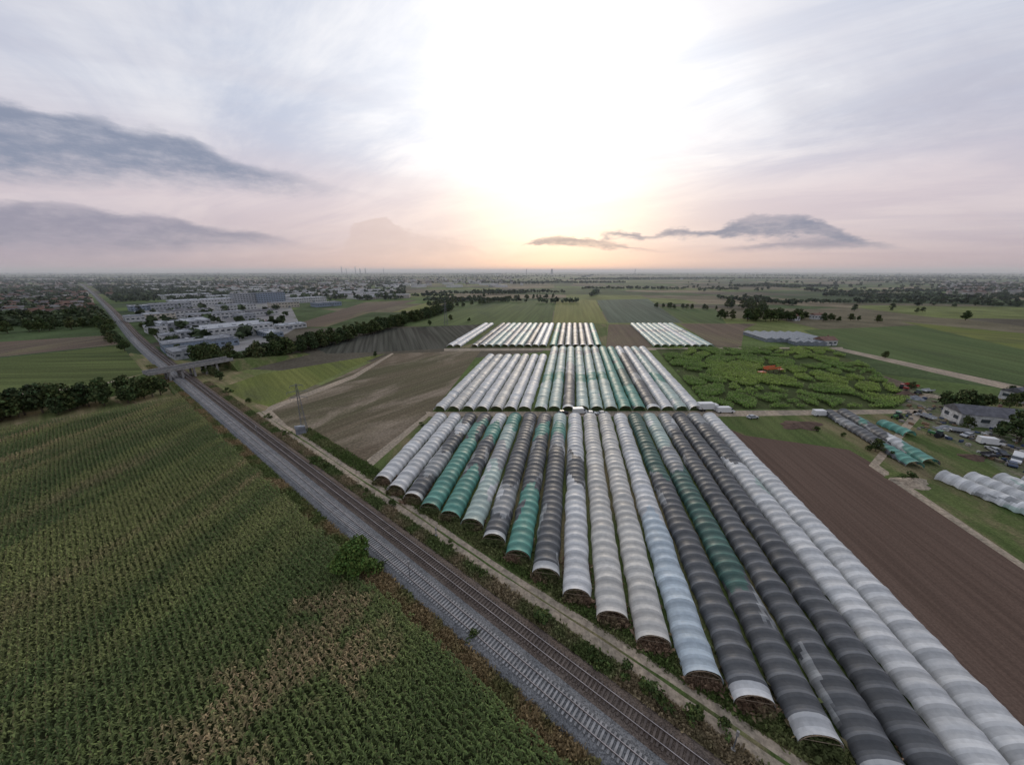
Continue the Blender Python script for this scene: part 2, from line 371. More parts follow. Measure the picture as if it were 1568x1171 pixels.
def strip_k(name,n0,n1,a0,a1,z,mat,wob=.25):
    s=np.arange(a0,a1,3.0); L=[O+R*q+NR*(n0+wob*math.sin(q*.13)+wob*random.uniform(-1,1)*.5) for q in s]; Rr=[O+R*q+NR*(n1+wob*math.sin(q*.11+1)+wob*random.uniform(-1,1)*.5) for q in s]
    V=np.array(L+Rr); V[:,2]=z; n=len(s); F=[[i,n+i,n+i+1,i+1] for i in range(n-1)]; return mesh_np(name,V,F,mat)
pk=(1.50-1.248)*KP
strip_k("dirt_path",pk-1.9,pk+1.5,-90,165,.026,DIRT)
strip_k("path_grass_strip",pk-.25,pk+.15,-90,165,.030,GRASS,.15)

# ---------- foliage
LEAF=attr_mat("foliage",.75,.15)
BARK=simple("bark",(.09,.07,.05))
def leafset(cent,rad,n,size,col,seed,flat=.75):
    r=np.random.default_rng(seed); idx=r.integers(0,len(cent),n)
    dd=r.normal(size=(n,3)); dd/=np.linalg.norm(dd,axis=1)[:,None]; rr=rad[idx]*r.uniform(.45,1.05,n)**.6
    c=cent[idx]+dd*rr[:,None]*np.array([1,1,flat])
    a=r.normal(size=(n,3)); a/=np.linalg.norm(a,axis=1)[:,None]; b=np.cross(a,dd+r.normal(size=(n,3))*.6); b/=np.linalg.norm(b,axis=1)[:,None]+1e-9
    s=size*r.uniform(.6,1.3,n)[:,None]; V,F=quads(c,a*s*.5,b*s*.42)
    clump=r.uniform(.6,1.35,len(cent)); col=np.array(col)*(clump[idx]*r.uniform(.65,1.35,n))[:,None]
    col[:,0]*=r.uniform(.8,1.25,n); return V,F,col
def tree_mesh(seed,h,rad,nleaf,size,col=(.05,.075,.024),nc=22,bush=False):
    r=np.random.default_rng(seed); cent=[];cr_=[]
    for i in range(nc):
        a=r.uniform(0,6.28); q=math.sqrt(r.uniform(0,1)); zz=r.uniform(.22 if not bush else .1,.88)
        w=rad*math.sin(min(1,max(.15,(1.05-zz)*1.25))*math.pi/2)*.78
        cent.append([math.cos(a)*q*w*r.uniform(.8,1.25),math.sin(a)*q*w*r.uniform(.8,1.25),zz*h]); cr_.append(rad*r.uniform(.26,.48))
    cent=np.array(cent);cr_=np.array(cr_)
    V,F,C=leafset(cent,cr_,nleaf,size,col,seed+1); parts=[(V,F)]; nl=len(F)
    if not bush:
        parts.append(tube([0,0,-.1],[r.uniform(-.2,.2),0,h*.45],h*.028,h*.018))
        for i in range(0,nc,3): parts.append(tube([0,0,h*r.uniform(.22,.45)],cent[i],h*.012,h*.004,5))
    V,F=merge(parts); C=np.concatenate([C,np.tile([.09,.07,.05],(len(F)-nl,1))]); mi=np.zeros(len(F),int); mi[nl:]=1
    return mesh_np("tree_mesh",V,F,[LEAF,BARK],C,mi,data_only=True)
TREES=[tree_mesh(100+i,10,3.6+.4*(i%3),1100,.62,col=[(.052,.076,.027),(.065,.088,.03),(.044,.066,.027),(.072,.086,.034)][i%4]) for i in range(6)]
BUSH=[tree_mesh(200+i,2.2,1.5,420,.26,col=(.07,.10,.03),nc=9,bush=True) for i in range(4)]
def put_inst(me,name,loc,sc,parent=None):
    o=bpy.data.objects.new(name,me); o.location=loc; o.rotation_euler=(0,0,random.uniform(0,6.28)); o.scale=(sc*random.uniform(.85,1.2),sc*random.uniform(.85,1.2),sc); return link(o,parent)
def railclear(p,m):
    return np.min(np.hypot(pl[:,0]-p[0],pl[:,1]-p[1]))>m
def belt(name,pts,step,width,smin,smax,meshes=TREES,px=True):
    e=empty(name); P=[G(*p) for p in pts] if px else pts; k=0
    for a,b in zip(P[:-1],P[1:]):
        L=np.linalg.norm(b-a); n=max(1,int(L/step))
        for i in range(n):
            p=a+(b-a)*(i+random.random())/n+np.array([random.uniform(-1,1)*width,random.uniform(-1,1)*width,0])
            if not railclear(p,11): continue
            put_inst(random.choice(meshes),"tree_%d"%k,(p[0],p[1],0),random.uniform(smin,smax),e); k+=1
    return e
belt("tree_belt",[(-200,664),(0,642),(120,624),(262,600)],1.5,7,.75,1.3)
belt("tree_belt",[(300,551),(350,560),(400,550),(480,533),(560,511),(640,489),(690,474)],1.9,8,.7,1.3)
belt("tree_belt",[(345,560),(420,545),(520,520)],4,6,.6,1.1)
belt("tree_belt",[(350,590),(310,566)],5,2,.35,.6)
belt("tree_belt",[(278,548),(245,518),(220,500)],6,3,.4,.7)
belt("tree_belt",[(-200,520),(0,510),(80,505),(165,498)],5,12,.8,1.4)
belt("tree_belt",[(-200,500),(0,495),(165,485)],7,16,.8,1.4)
belt("tree_belt",[(196,540),(168,504),(148,482),(122,462)],6,6,.6,1.0)
belt("woodland",[(1115,489),(1160,490),(1230,488)],4,12,.9,1.6)
belt("woodland",[(1120,472),(1150,470),(1165,480)],5,14,.9,1.5)
belt("tree_row",[(1230,490),(1340,492)],9,8,.6,1.1)
belt("tree_row",[(1000,470),(1040,472),(1100,474)],6,6,.6,.9)
belt("tree_row",[(700,470),(790,458),(850,456)],8,8,.6,1.0)
belt("hedge",[(660,470),(700,462),(740,456)],8,8,.7,1.1)
belt("orchard",[(1330,470),(1568,490)],30,30,.5,.9)
for u,v,s in[(1448,625,.85),(1470,628,1.0),(1490,632,.8),(1545,625,.7),(1560,676,1.15),(1600,690,1.2),(1340,690,.45),(1395,595,.4),(1545,605,.5),(1355,548,.5),(1478,490,1.2),(1308,476,1.0),(1385,458,1.2),(658,498,.6),(690,490,.7),(718,492,.5),(1535,608,.45),(1568,620,.7),(575,545,.35),(240,470,.8),(1500,632,.9),(1460,640,.6),(1530,668,.6),(1480,655,.5)]:
    g=G(u,v); put_inst(random.choice(TREES),"broadleaf_tree",(g[0],g[1],0),s)
g=G(545,876); o=bpy.data.objects.new("broadleaf_tree",tree_mesh(411,8.2,3.9,8000,.30,col=(.085,.14,.032),nc=36)); o.location=(g[0],g[1],-.4); link(o)
for u,v,s in[(588,868,.9),(728,975,.8),(830,952,1.3),(905,1000,.7),(485,708,1.1),(500,716,1.0),(1000,1070,1.3),(1060,1100,1.1),(600,772,.8),(740,880,.7),(690,832,.6),(410,640,1.0),(380,615,1.0),(960,1030,.9),(1110,1120,.8),(350,600,1.2),(440,665,.9),(560,755,.7),(920,1020,.9),(645,650,.7),(1330,690,1.1),(1350,685,1.2),(1368,700,1.0),(1390,735,1.3),(1250,660,1.0),(1290,668,.8),(1480,640,.7)]:
    g=G(u,v); put_inst(random.choice(BUSH),"bush",(g[0],g[1],-.1),s)
def tufts(name,n,fn,size,pal,seed):
    r=np.random.default_rng(seed); P=fn(r,n); n=len(P)
    k=4; P=np.repeat(P,k,0)+r.normal(size=(n*k,3))*np.array([.28,.28,0]); s=size*r.uniform(.5,1.5,(n*k,1))
    an=r.uniform(0,6.28,n*k); a=np.stack([np.cos(an),np.sin(an),np.zeros(n*k)],1)*s*.35
    b=np.stack([r.normal(size=n*k)*.5,r.normal(size=n*k)*.5,np.ones(n*k)],1)*s*.5
    c=P+b; V,F=quads(c,a,b)
    w=vnoise(P[:,0],P[:,1],.18,3); w=np.clip((w-.38)/.24,0,1)[:,None]; pal=np.array(pal)
    col=(pal[0]*(1-w)+pal[1]*w)*r.uniform(.6,1.35,(n*k,1)); mesh_np(name,V,F,LEAF,col)
def rs(n0,n1,a0,a1):
    def f(r,n):
        a=a0+(a1-a0)*r.random(n)**1.3; m=r.uniform(n0,n1,n); return O+R*a[:,None]+NR*m[:,None]
    return f
tufts("verge_grass",22000,rs(-8.0,-4.8,-70,300),.34,[(.27,.20,.105),(.12,.15,.05)],1)
tufts("verge_grass",17000,rs(4.8,pk-2.0,-70,230),.30,[(.24,.19,.115),(.10,.13,.045)],2)
tufts("verge_grass",14000,rs(pk+1.7,pk+5.5,-80,130),.28,[(.085,.12,.034),(.14,.15,.06)],3)

# ---------- maize field with real plants in rows
MAIZE=attr_mat("maize_leaf",.6,.25)
def maize(name,poly,ang,rowsp,plsp,h,nleaf,lw,colfn,seed,cut=None,lf=.30):
    r=np.random.default_rng(seed); P=np.array([p[:2] for p in poly]); d=np.array([math.cos(ang),math.sin(ang)]); nn_=np.array([-d[1],d[0]])
    A=P@d;B=P@nn_; aa=np.arange(A.min(),A.max(),plsp); bb=np.arange(B.min(),B.max(),rowsp)
    a,b=np.meshgrid(aa,bb); a=a.ravel()+r.uniform(-.4,.4,a.size)*plsp; b=b.ravel()+r.normal(size=b.size)*rowsp*.07+.3*(vnoise(a*.05,b.ravel()*.05,1,2)-.5)
    xy=a[:,None]*d+b[:,None]*nn_; ok=inpoly(xy[:,0],xy[:,1],P)&(r.random(len(xy))>.05)
    if cut is not None: ok&=~cut(xy[:,0],xy[:,1])
    xy=xy[ok]; n=len(xy); hh=h*r.uniform(.82,1.12,n)*(0.8+.4*vnoise(xy[:,0],xy[:,1],.2))
    base=colfn(xy[:,0],xy[:,1],r)
    Vs=[];Fs=[];Cs=[];o=0
    for j in range(nleaf):
        th=r.uniform(0,6.28,n); e=np.stack([np.cos(th),np.sin(th)],1)
        across=(e@nn_)[:,None]*nn_; e=e-across*.25
        z0=hh*(.35+.6*(j+.5)/nleaf); L=h*lf*r.uniform(.7,1.2,n); w=lw*r.uniform(.7,1.2,n)
        s=np.stack([-e[:,1],e[:,0]],1)*w[:,None]*.5
        def pt(f,dz,k):
            q=np.zeros((n,3)); q[:,:2]=xy+e*(L*f)[:,None]+s*k; q[:,2]=z0+dz; return q
        V=np.stack([pt(0,0,-.6),pt(0,0,.6),pt(.5,L*.33,1),pt(.5,L*.33,-1),pt(1,L*.05,.35),pt(1,L*.05,-.35)],1)
        i=np.arange(n)[:,None]*6+o; F=np.concatenate([i+np.array([0,1,2,3]),i+np.array([3,2,4,5])]); o+=6*n
        Vs.append(V.reshape(-1,3));Fs.append(F); cc=base*r.uniform(.55,1.45,(n,1)); Cs+= [cc,cc*1.1]
    t=np.zeros((n,3)); t[:,:2]=xy; t[:,2]=hh*1.02; an=r.uniform(0,6.28,n); ax=np.stack([np.cos(an),np.sin(an),0*an],1)*.06; up=np.tile([0,0,.14],(n,1))
    V,F=quads(t,ax,up); Vs.append(V);Fs.append(F+o); Cs.append(np.tile([.20,.175,.09],(n,1))*r.uniform(.5,1.2,(n,1)))
    return mesh_np(name,np.concatenate(Vs),np.concatenate(Fs),MAIZE,np.concatenate(Cs))
ke=(1.03-1.248)*KP
edge1=O+R*252+NR*ke
cornpoly=[O+R*(-75)+NR*ke,O+R*45+NR*ke,O+R*50+NR*(ke-1.2),O+R*60+NR*ke,edge1,G(272,611),G(120,642),G(0,662),G(-220,690),G(-220,1600),G(600,1600)]
sheet("maize_ground",cornpoly,.012,CORNG,px=False)
dark=np.array([.082,.118,.033]); lite=np.array([.18,.195,.062]); brn=np.array([.36,.245,.14])
patches=[(G(395,1085),12,6.5),(G(510,965),9,5.5),(G(545,1010),7,4),(G(320,1150),11,5),(G(460,1015),9,4),(G(580,905),7,2.2),(G(560,1040),5,2)]
sdir=G(300,655)-G(0,790); sdir=sdir/np.linalg.norm(sdir)
def corncol(x,y,r):
    a=x*sdir[0]+y*sdir[1]; b=-x*sdir[1]+y*sdir[0]
    w=vnoise(a*.02,b*.16,1,3); w=np.clip((w-.44)/.16,0,1)
    w2=vnoise(x,y,.035,4); w2=np.clip((w2-.45)/.2,0,1)
    f=np.clip(.75*w*np.clip((np.hypot(x,y)-40)/50,.15,1)+.3*w2*.6,0,1)[:,None]
    c=dark*(1-f)+lite*f
    m=np.zeros_like(x)
    for p,la,lb in patches:
        dx=x-p[0];dy=y-p[1]; u=dx*R[0]+dy*R[1]; v=-dx*R[1]+dy*R[0]
        m=np.maximum(m,1-np.hypot(u/lb/1.3,v/la)+ (vnoise(x,y,.35,3)-.5)*2.4-.1)
    sn=vnoise(a*.012+9,b*.22+4,1,2); far=np.clip((np.hypot(x,y)-80)/30,0,1)
    m=np.maximum(m,(sn-.63)*3.0*far)
    m=np.clip(m*1.8,0,1)*(r.random(len(x))*.85+.15); m=m[:,None]*.85
    return (c*(1-m)+brn*m)*(0.8+.4*vnoise(x,y,.09,3))[:,None]
maize("maize_field",cornpoly,RAILANG,.82,.38,2.2,7,.19,corncol,5,lf=.30)

mz=[G(1004,534),G(1265,533),G(1330,562),G(1392,612),G(1370,625),G(1120,626),G(1078,618)]
sheet("maze_ground",mz,.02,MAZEG,px=False)
mzp=np.array([p[:2] for p in mz]); rr=np.random.default_rng(12)
seeds=np.stack([rr.uniform(mzp[:,0].min(),mzp[:,0].max(),120),rr.uniform(mzp[:,1].min(),mzp[:,1].max(),120)],1)
def mazecut(x,y):
    wx=x+2.5*np.sin(y*.25); wy=y+2.5*np.sin(x*.22)
    D=np.sqrt((wx[:,None]-seeds[:,0])**2+(wy[:,None]-seeds[:,1])**2); D.partition(2,axis=1)
    g=G(1180,572); gap=vnoise(x,y,.05,2); s=np.sort(D[:,:2],axis=1)
    return ((s[:,1]-s[:,0])<2.6)&(gap>.30)|(np.hypot(x-g[0],(y-g[1]))<7)
def mazecol(x,y,r):
    f=np.clip((vnoise(x,y,.04,3)-.35)/.3,0,1)[:,None]; return (np.array([.11,.19,.03])*(1-f)+np.array([.18,.255,.04])*f)*(.8+.4*vnoise(x,y,.3,2))[:,None]
maize("maize_maze",mz,TUNANG,.8,.7,1.9,5,.6,mazecol,8,mazecut,lf=.34)

# ---------- polytunnels
FILM=attr_mat("tunnel_film",.48,.4,.25,.06,1.3,bump=.08)
HOOP=simple("hoop_steel",(.22,.17,.12),.5,.4,.3,1,.5)
PAL={'W':(.66,.67,.665),'B':(.62,.605,.56),'S':(.54,.63,.685),'K':(.10,.105,.11),'T':(.10,.28,.225),'G':(.44,.55,.50),'D':(.055,.12,.10),'M':(.30,.31,.31)}
def tunnel(p0,p1,w,h,runs,seed,hoop=2.2,sub=5,arc=14):
    r=np.random.default_rng(seed); p0=np.array(p0,float);p1=np.array(p1,float); L=np.linalg.norm(p1-p0); d=(p1-p0)/L; n=np.array([d[1],-d[0],0])
    nc=max(2,int(L/hoop)); ns=nc*sub; wj=r.normal(size=nc+1)*.08; hj=r.normal(size=nc+1)*.08; lj=r.normal(size=nc+1)*.07
    V=[]
    for i in range(ns+1):
        c_=i/sub; k=min(nc-1,int(c_)); f=c_-k
        sag=1-.075*math.sin(math.pi*f)**.6; ww=(w/2+wj[k]*(1-f)+wj[k+1]*f)*(.97+.03*sag); hh=(h-.45+hj[k]*(1-f)+hj[k+1]*f)*sag; lo=lj[k]*(1-f)+lj[k+1]*f
        c0=p0+d*(L*i/ns)
        for j in range(arc+1):
            ph=math.pi*j/arc; z=.45+hh*math.sin(ph)**.9 if 0<j<arc else (.22+.3*math.sin(math.pi*f)+r.uniform(-.1,.1))
            V.append(c0+n*(-math.cos(ph)*ww+lo)+np.array([0,0,z+r.normal()*.015]))
    F=[];C=[]
    cell=r.uniform(.82,1.12,nc); amp=2.6/L
    B=[te for te,_ in runs]; cuff=.012+r.uniform(0,.01) if (runs[0][1] in 'KMD' and L>35) else 0
    # long flank pieces where the film has slid off the netting
    slips=[(r.random(),r.uniform(1.5,5)/L,r.choice([-1,1]),r.uniform(.2,.5)) for _ in range(3 if len(runs)>1 else 0)]
    def shade(tt,y):
        code=runs[-1][1]
        for te,cd in runs:
            if tt<te: code=cd;break
        for s0,sl_,sd_,dep in slips:
            q=abs(tt-s0)/sl_
            if q<1 and (y if sd_>0 else 1-y)<dep*math.sqrt(1-q*q): code={'K':'M','W':'G','T':'K','M':'W','G':'W'}.get(code,code)
        return np.array(PAL[code]),code
    for i in range(ns):
        k=i//sub; q=i%sub
        for j in range(arc):
            F.append([i*(arc+1)+j,(i+1)*(arc+1)+j,(i+1)*(arc+1)+j+1,i*(arc+1)+j+1])
            t0=i/ns; acc=0
            for o_ in(-.35,0,.35):
                t=t0+o_/ns+amp*math.sin(j*.42+seed*1.7)+amp*.4*math.sin(j*1.1+seed)
                if t0<cuff: b_,code=np.array(PAL['W']),'W'
                else: b_,code=shade(max(t,0),(j+.5)/arc)
                acc=acc+b_/3
            f=([1.8,1.25,.88,.82,1.0] if code in'KD' else [1.4,1.15,.88,.82,.95] if code in 'TM' else [1.10,1.02,.82,.76,.90])[q%5]  # hoop stripe, then each cell's lit and shaded parts painted into the film colour
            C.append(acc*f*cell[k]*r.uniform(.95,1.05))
    V=np.array(V);F=np.array(F);C=np.array(C); mi=np.zeros(len(F),int); parts=[(V,F)]
    for s in (0.0,1.0):
        c0=p0+d*(L*s)+d*(-.12 if s==0 else .12); prev=None
        for j in range(11):
            ph=math.pi*j/10; q=c0-n*math.cos(ph)*w/2*.97+np.array([0,0,.45+(h-.52)*math.sin(ph)])
            if prev is not None: parts.append(tube(prev,q,.06,.06,4))
            prev=q
        for sgn in(-1,1):
            q=c0+n*sgn*w/2*.97; parts.append(tube(q+[0,0,-.5],q+[0,0,.03],.06,.06,4))
        parts.append(tube(c0-n*w*.44+np.array([0,0,1.4]),c0+n*w*.44+np.array([0,0,1.4]),.045,.045,4))
    V,F=merge(parts); m2=np.ones(len(F),int); m2[:len(mi)]=0; C=np.concatenate([C,np.tile([.2,.16,.12],(len(F)-len(C),1))])
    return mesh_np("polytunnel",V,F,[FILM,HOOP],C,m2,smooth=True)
def tv(k,v): return G(878+k*(v-414),v)
near={0:740,1:755,2:768,3:783,4:795,5:808,6:832,7:857,8:885,9:918,10:952,11:990,12:1045,13:1083,14:1145,15:1225,16:1310,17:1420,18:1560}
runs1=[[(1,'W')],[(1,'W')],[(.2,'K'),(.45,'M'),(.7,'K'),(.85,'W'),(1.2,'K')],[(.88,'T'),(1.2,'K')],[(.3,'T'),(.62,'K'),(.82,'T'),(1.2,'W')],
 [(.4,'G'),(.6,'M'),(.8,'G'),(1.2,'T')],[(.12,'K'),(.3,'M'),(1.2,'K')],[(.33,'T'),(.72,'K'),(.86,'T'),(1.2,'K')],[(.62,'K'),(.74,'M'),(.86,'T'),(1.2,'G')],
 [(.42,'W'),(.60,'K'),(1.2,'W')],[(1,'B')],[(1,'B')],[(.35,'S'),(1.2,'W')],[(.55,'K'),(1.2,'D')],[(.22,'K'),(.60,'D'),(.74,'M'),(1.2,'G')],[(.85,'K'),(1.2,'M')],
 [(1,'K')],[(.68,'W'),(.93,'K'),(1.2,'M')],[(1,'W')]]
ends=[]
for i in range(19):
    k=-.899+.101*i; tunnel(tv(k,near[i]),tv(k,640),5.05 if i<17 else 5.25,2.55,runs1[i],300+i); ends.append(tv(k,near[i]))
ends=np.array(ends)
def mouth(r,n):
    i=r.integers(0,19,n); D=np.array([math.cos(TUNANG),math.sin(TUNANG),0]); Nn=np.array([D[1],-D[0],0])
    return ends[i]+D*(r.random(n)**1.5*9-.6)[:,None]+Nn*(r.choice([-1.5,0,1.5],n)+r.normal(size=n)*.3)[:,None]
tufts("tunnel_crop",9000,mouth,.55,[(.22,.15,.10),(.11,.13,.05)],9)
r2=['W','B','W','W','B','W','W','G','G','M','G','G','G','T','T','K','W','G','W']
for i in range(19):
    k=-.955+.101*i+(0.012 if i>6 else 0); c_=r2[i]; rn=[(1,c_)]
    if c_=='G' : rn=[(.3,'G'),(.42,'T'),(.8,'G'),(.9,'M'),(1.2,'G')]
    if c_=='M': rn=[(.4,'K'),(.6,'M'),(1.2,'G')]
    if i==14: rn=[(.25,'T'),(.5,'D'),(1.2,'T')]
    if c_=='K': rn=[(.3,'K'),(.4,'M'),(.8,'K'),(1.2,'W')]
    tunnel(tv(k,629.5),tv(k,546 if i<7 else 534),5.2,2.4,rn,400+i,sub=3,arc=10)
r3=[(-1.62,'W'),(-1.52,'W'),(-1.30,'K'),(-1.20,'M'),(-1.10,'G'),(-1.0,'G'),(-.90,'M'),(-.80,'G'),(-.70,'G'),(-.60,'K'),(-.50,'W'),(-.40,'W'),
    (-.27,'T'),(-.17,'K'),(-.07,'M'),(.03,'K'),(.13,'K'),(.23,'M'),(.33,'T'),(1.1,'G'),(1.2,'G'),(1.3,'G'),(1.4,'G'),(1.5,'G'),(1.6,'W'),(1.7,'G'),(1.8,'G')]
for j,(k,c_) in enumerate(r3):
    tunnel(tv(k,531),tv(k,496.5),5.2,2.2,[(.5,c_),(.62,'M' if c_ in'KGT' else c_),(1.2,c_)],500+j,sub=2,arc=8)
for j,(a,b,rn) in enumerate([((1425,712),(1290,633),[(.2,'T'),(.35,'W'),(.6,'K'),(.7,'T'),(1.2,'K')]),((1400,716),(1268,634),[(.25,'T'),(.6,'K'),(.75,'M'),(1.2,'K')]),((1392,668),(1350,650),[(1,'T')])]):
    tunnel(G(*a),G(*b),4.4,2.3,rn,600+j)
for j in range(4):
    q=j*15; tunnel(G(1700+q*2.2,838-q*.2),G(1440+q*3.0,732+q*.1),5.0,2.5,[(.5,'W'),(.58,'M'),(1.2,'W')],620+j)

# ---------- buildings
GLASS=simple("window_glass",(.05,.06,.07),.15,.6,.1)
WALLS=[simple("wall_white",(.46,.46,.45)),simple("wall_grey",(.30,.31,.32)),simple("wall_cream",(.42,.38,.31)),simple("wall_bluegrey",(.20,.24,.29))]
ROOFS=[simple("roof_light",(.33,.345,.365),.7,.2),simple("roof_grey",(.20,.21,.225),.8,.2),simple("roof_brown",(.17,.10,.075),.8),simple("roof_dark",(.10,.10,.11),.8)]
DOORM=simple("door_panel",(.16,.17,.19))
def building(name,loc,w,d,h,rot,wm,rm,gable=False,storeys=None):
    e=empty(name,(loc[0],loc[1],0),rot); st=storeys or max(1,int(h/3.2))
    V,F=boxes([0,0,h/2-.05],[w,d,h],[0]); mesh_np("walls",V,F,wm,parent=e)
    if gable:
        rh=d*.28; x=w/2+.4;y=d/2+.4
        V=np.array([[-x,-y,h+.003],[x,-y,h+.003],[x,y,h+.003],[-x,y,h+.003],[-x,0,h+rh],[x,0,h+rh]])
        me=bpy.data.meshes.new("roof"); me.from_pydata(V.tolist(),[],[[3,2,1,0],[0,1,5,4],[2,3,4,5],[1,2,5],[3,0,4]]); me.materials.append(rm); link(bpy.data.objects.new("roof",me),e)
        V,F=boxes([w*.2,d*.1,h+rh],[.7,.7,1.6],[0]); mesh_np("chimney",V,F,ROOFS[2],parent=e)
    else:
        V,F=merge([boxes([0,0,h+.06],[w+.3,d+.3,.2],[0]),boxes([[0,d/2,h+.35],[0,-d/2,h+.35]],[w+.3,.3,.4],[0]),boxes([[w/2,0,h+.353],[-w/2,0,h+.353]],[.3,d-.32,.4],[0])])
        mesh_np("roof",V,F,rm,parent=e)
        k=max(2,int(w/9)); C=[[-w/2+w*(i+.5)/k,random.uniform(-.25,.25)*d,h+.6] for i in range(k)]; V,F=boxes(C,[2.2,min(4,d*.3),.8],[0]); mesh_np("rooflights",V,F,random.choice(ROOFS[:2]),parent=e)
    C=[];S_=[]
    for s in range(st):
        z=h*(s+.55)/st
        for sg in(-1,1):
            n=max(2,int(w/4))
            for i in range(n): C.append([-w/2+w*(i+.5)/n,sg*(d/2+.01),z]);S_.append([min(2.4,w/n*.55),.08,1.3])
            n=max(1,int(d/4))
            for i in range(n): C.append([sg*(w/2+.01),-d/2+d*(i+.5)/n,z]);S_.append([.08,min(2.2,d/n*.5),1.3])
    V,F=boxes(C,S_,[0]); mesh_np("windows",V,F,GLASS,parent=e)
    V,F=boxes([w*.11,-d/2-.02,1.2],[1.3 if gable else 3.2,.12,2.4 if gable else 3.0],[0]); mesh_np("door",V,F,DOORM,parent=e)
    return e
ra=RAILANG
ind=[(360,512,52,34,9,0,0),(305,531,40,20,6,3,1),(262,522,16,12,6,0,1),(302,517,24,14,7,1,0),(340,529,20,11,5,3,1),(240,508,16,14,6,0,0),(262,503,26,18,7,1,0),(300,499,34,20,7,1,0),
 (218,490,28,20,6,0,1),(245,488,26,20,7,2,0),(285,484,46,22,8,0,3),(332,487,54,22,7,0,1),(225,474,36,22,7,3,0),(262,472,46,28,8,1,1),(315,466,90,40,9,0,0),(362,474,44,30,8,0,1),
 (385,463,54,24,16,1,1),(415,462,44,22,17,3,1),(345,458,60,34,8,0,0),(285,456,80,40,8,0,0),(435,470,38,22,8,2,1),(400,482,34,20,6,0,3),(375,488,26,16,6,1,1),(432,503,40,16,4,0,0),(412,513,32,12,4,3,0),(280,545,22,12,5,1,1),(470,462,60,26,8,0,0),(500,468,40,22,6,3,1)]
for u,v,w,d_,h,wm,rm in ind:
    building("industrial_building",G(u,v),w,d_,h,ra-math.pi/2+random.choice([0,0,math.pi/2])*(w<40)+random.uniform(-.04,.04),WALLS[wm],ROOFS[rm])
for u,v,w,d_,h,rt in[(1502,648,18,9,4.5,-.35),(1560,612,10,8,4,.2),(1262,527,12,9,4,.1),(1215,490,10,8,5,.4),(1250,488,12,8,5,0),(1150,487,14,8,5,.3),(1600,660,14,9,5,-.4)]:
    building("farmhouse",G(u,v),w,d_,h,rt,WALLS[0],ROOFS[3 if u>1400 else 2],gable=True,storeys=1)
gm=simple("greenhouse_glass",(.17,.19,.21),.5,.3)
def greenhouse(u,v,w,L,rot,n):
    g=G(u,v); e=empty("greenhouse",(g[0],g[1],0),rot); bw=w/n
    V=[]
    for i in range(n):
        x=-w/2+i*bw; o=len(V)
        for y in(-L/2,L/2): V+=[[x,y,0],[x,y,2.6],[x+bw/2,y,3.9],[x+bw-.01,y,2.6],[x+bw-.01,y,0]]
        me=bpy.data.meshes.new("bay_%d"%i); me.from_pydata(V[o:],[],[[0,5,6,1],[1,6,7,2],[2,7,8,3],[3,8,9,4],[4,3,2,1,0],[5,6,7,8,9]]); me.materials.append(gm); link(bpy.data.objects.new("bay_%d"%i,me),e)
    C=[[-w/2+i*bw,0,2.75] for i in range(n+1)]; V,F=boxes(C,[.35,L,.25],[0]); mesh_np("gutters",V,F,WALLS[0],parent=e)
greenhouse(1200,518,48,36,-.1,7)
greenhouse(1235,527,22,10,-.1,4)

# ---------- overpass
CON=simple("concrete",(.25,.24,.23)); ASP=simple("asphalt",(.06,.06,.062))
a=G(222,571,6.0);b=G(352,548,6.0); dv=(b-a);L=np.linalg.norm(dv); rot=math.atan2(dv[1],dv[0]); mid=(a+b)/2
e=empty("road_overpass",(mid[0],mid[1],0),rot)
V,F=boxes([0,0,5.6],[L,8,.9],[0]); mesh_np("deck",V,F,CON,parent=e)
V,F=boxes([0,0,6.07],[L,6.6,.05],[0]); mesh_np("carriageway",V,F,ASP,parent=e)
V,F=boxes([[0,3.8,6.45],[0,-3.8,6.45]],[L,.3,.8],[0]); mesh_np("parapets",V,F,CON,parent=e)
V,F=boxes([[x,y,2.6] for x in np.linspace(-L/2+8,L/2-8,5) for y in(-2.5,2.5)],[.9,.9,5.1],[0]); mesh_np("piers",V,F,CON,parent=e)
for sg,nm in((-1,"embankment_w"),(1,"embankment_e")):
    x0=sg*(L/2-2);x1=sg*(L/2+45)
    V=np.array([[x0,-12,0],[x0,12,0],[x0,4.2,5.1],[x0,-4.2,5.1],[x1,-5,0],[x1,5,0],[x1,4.2,.1],[x1,-4.2,.1]])
    mesh_np(nm,V,[[0,1,2,3],[3,2,6,7],[0,3,7,4],[1,5,6,2]],GRASS,parent=e)

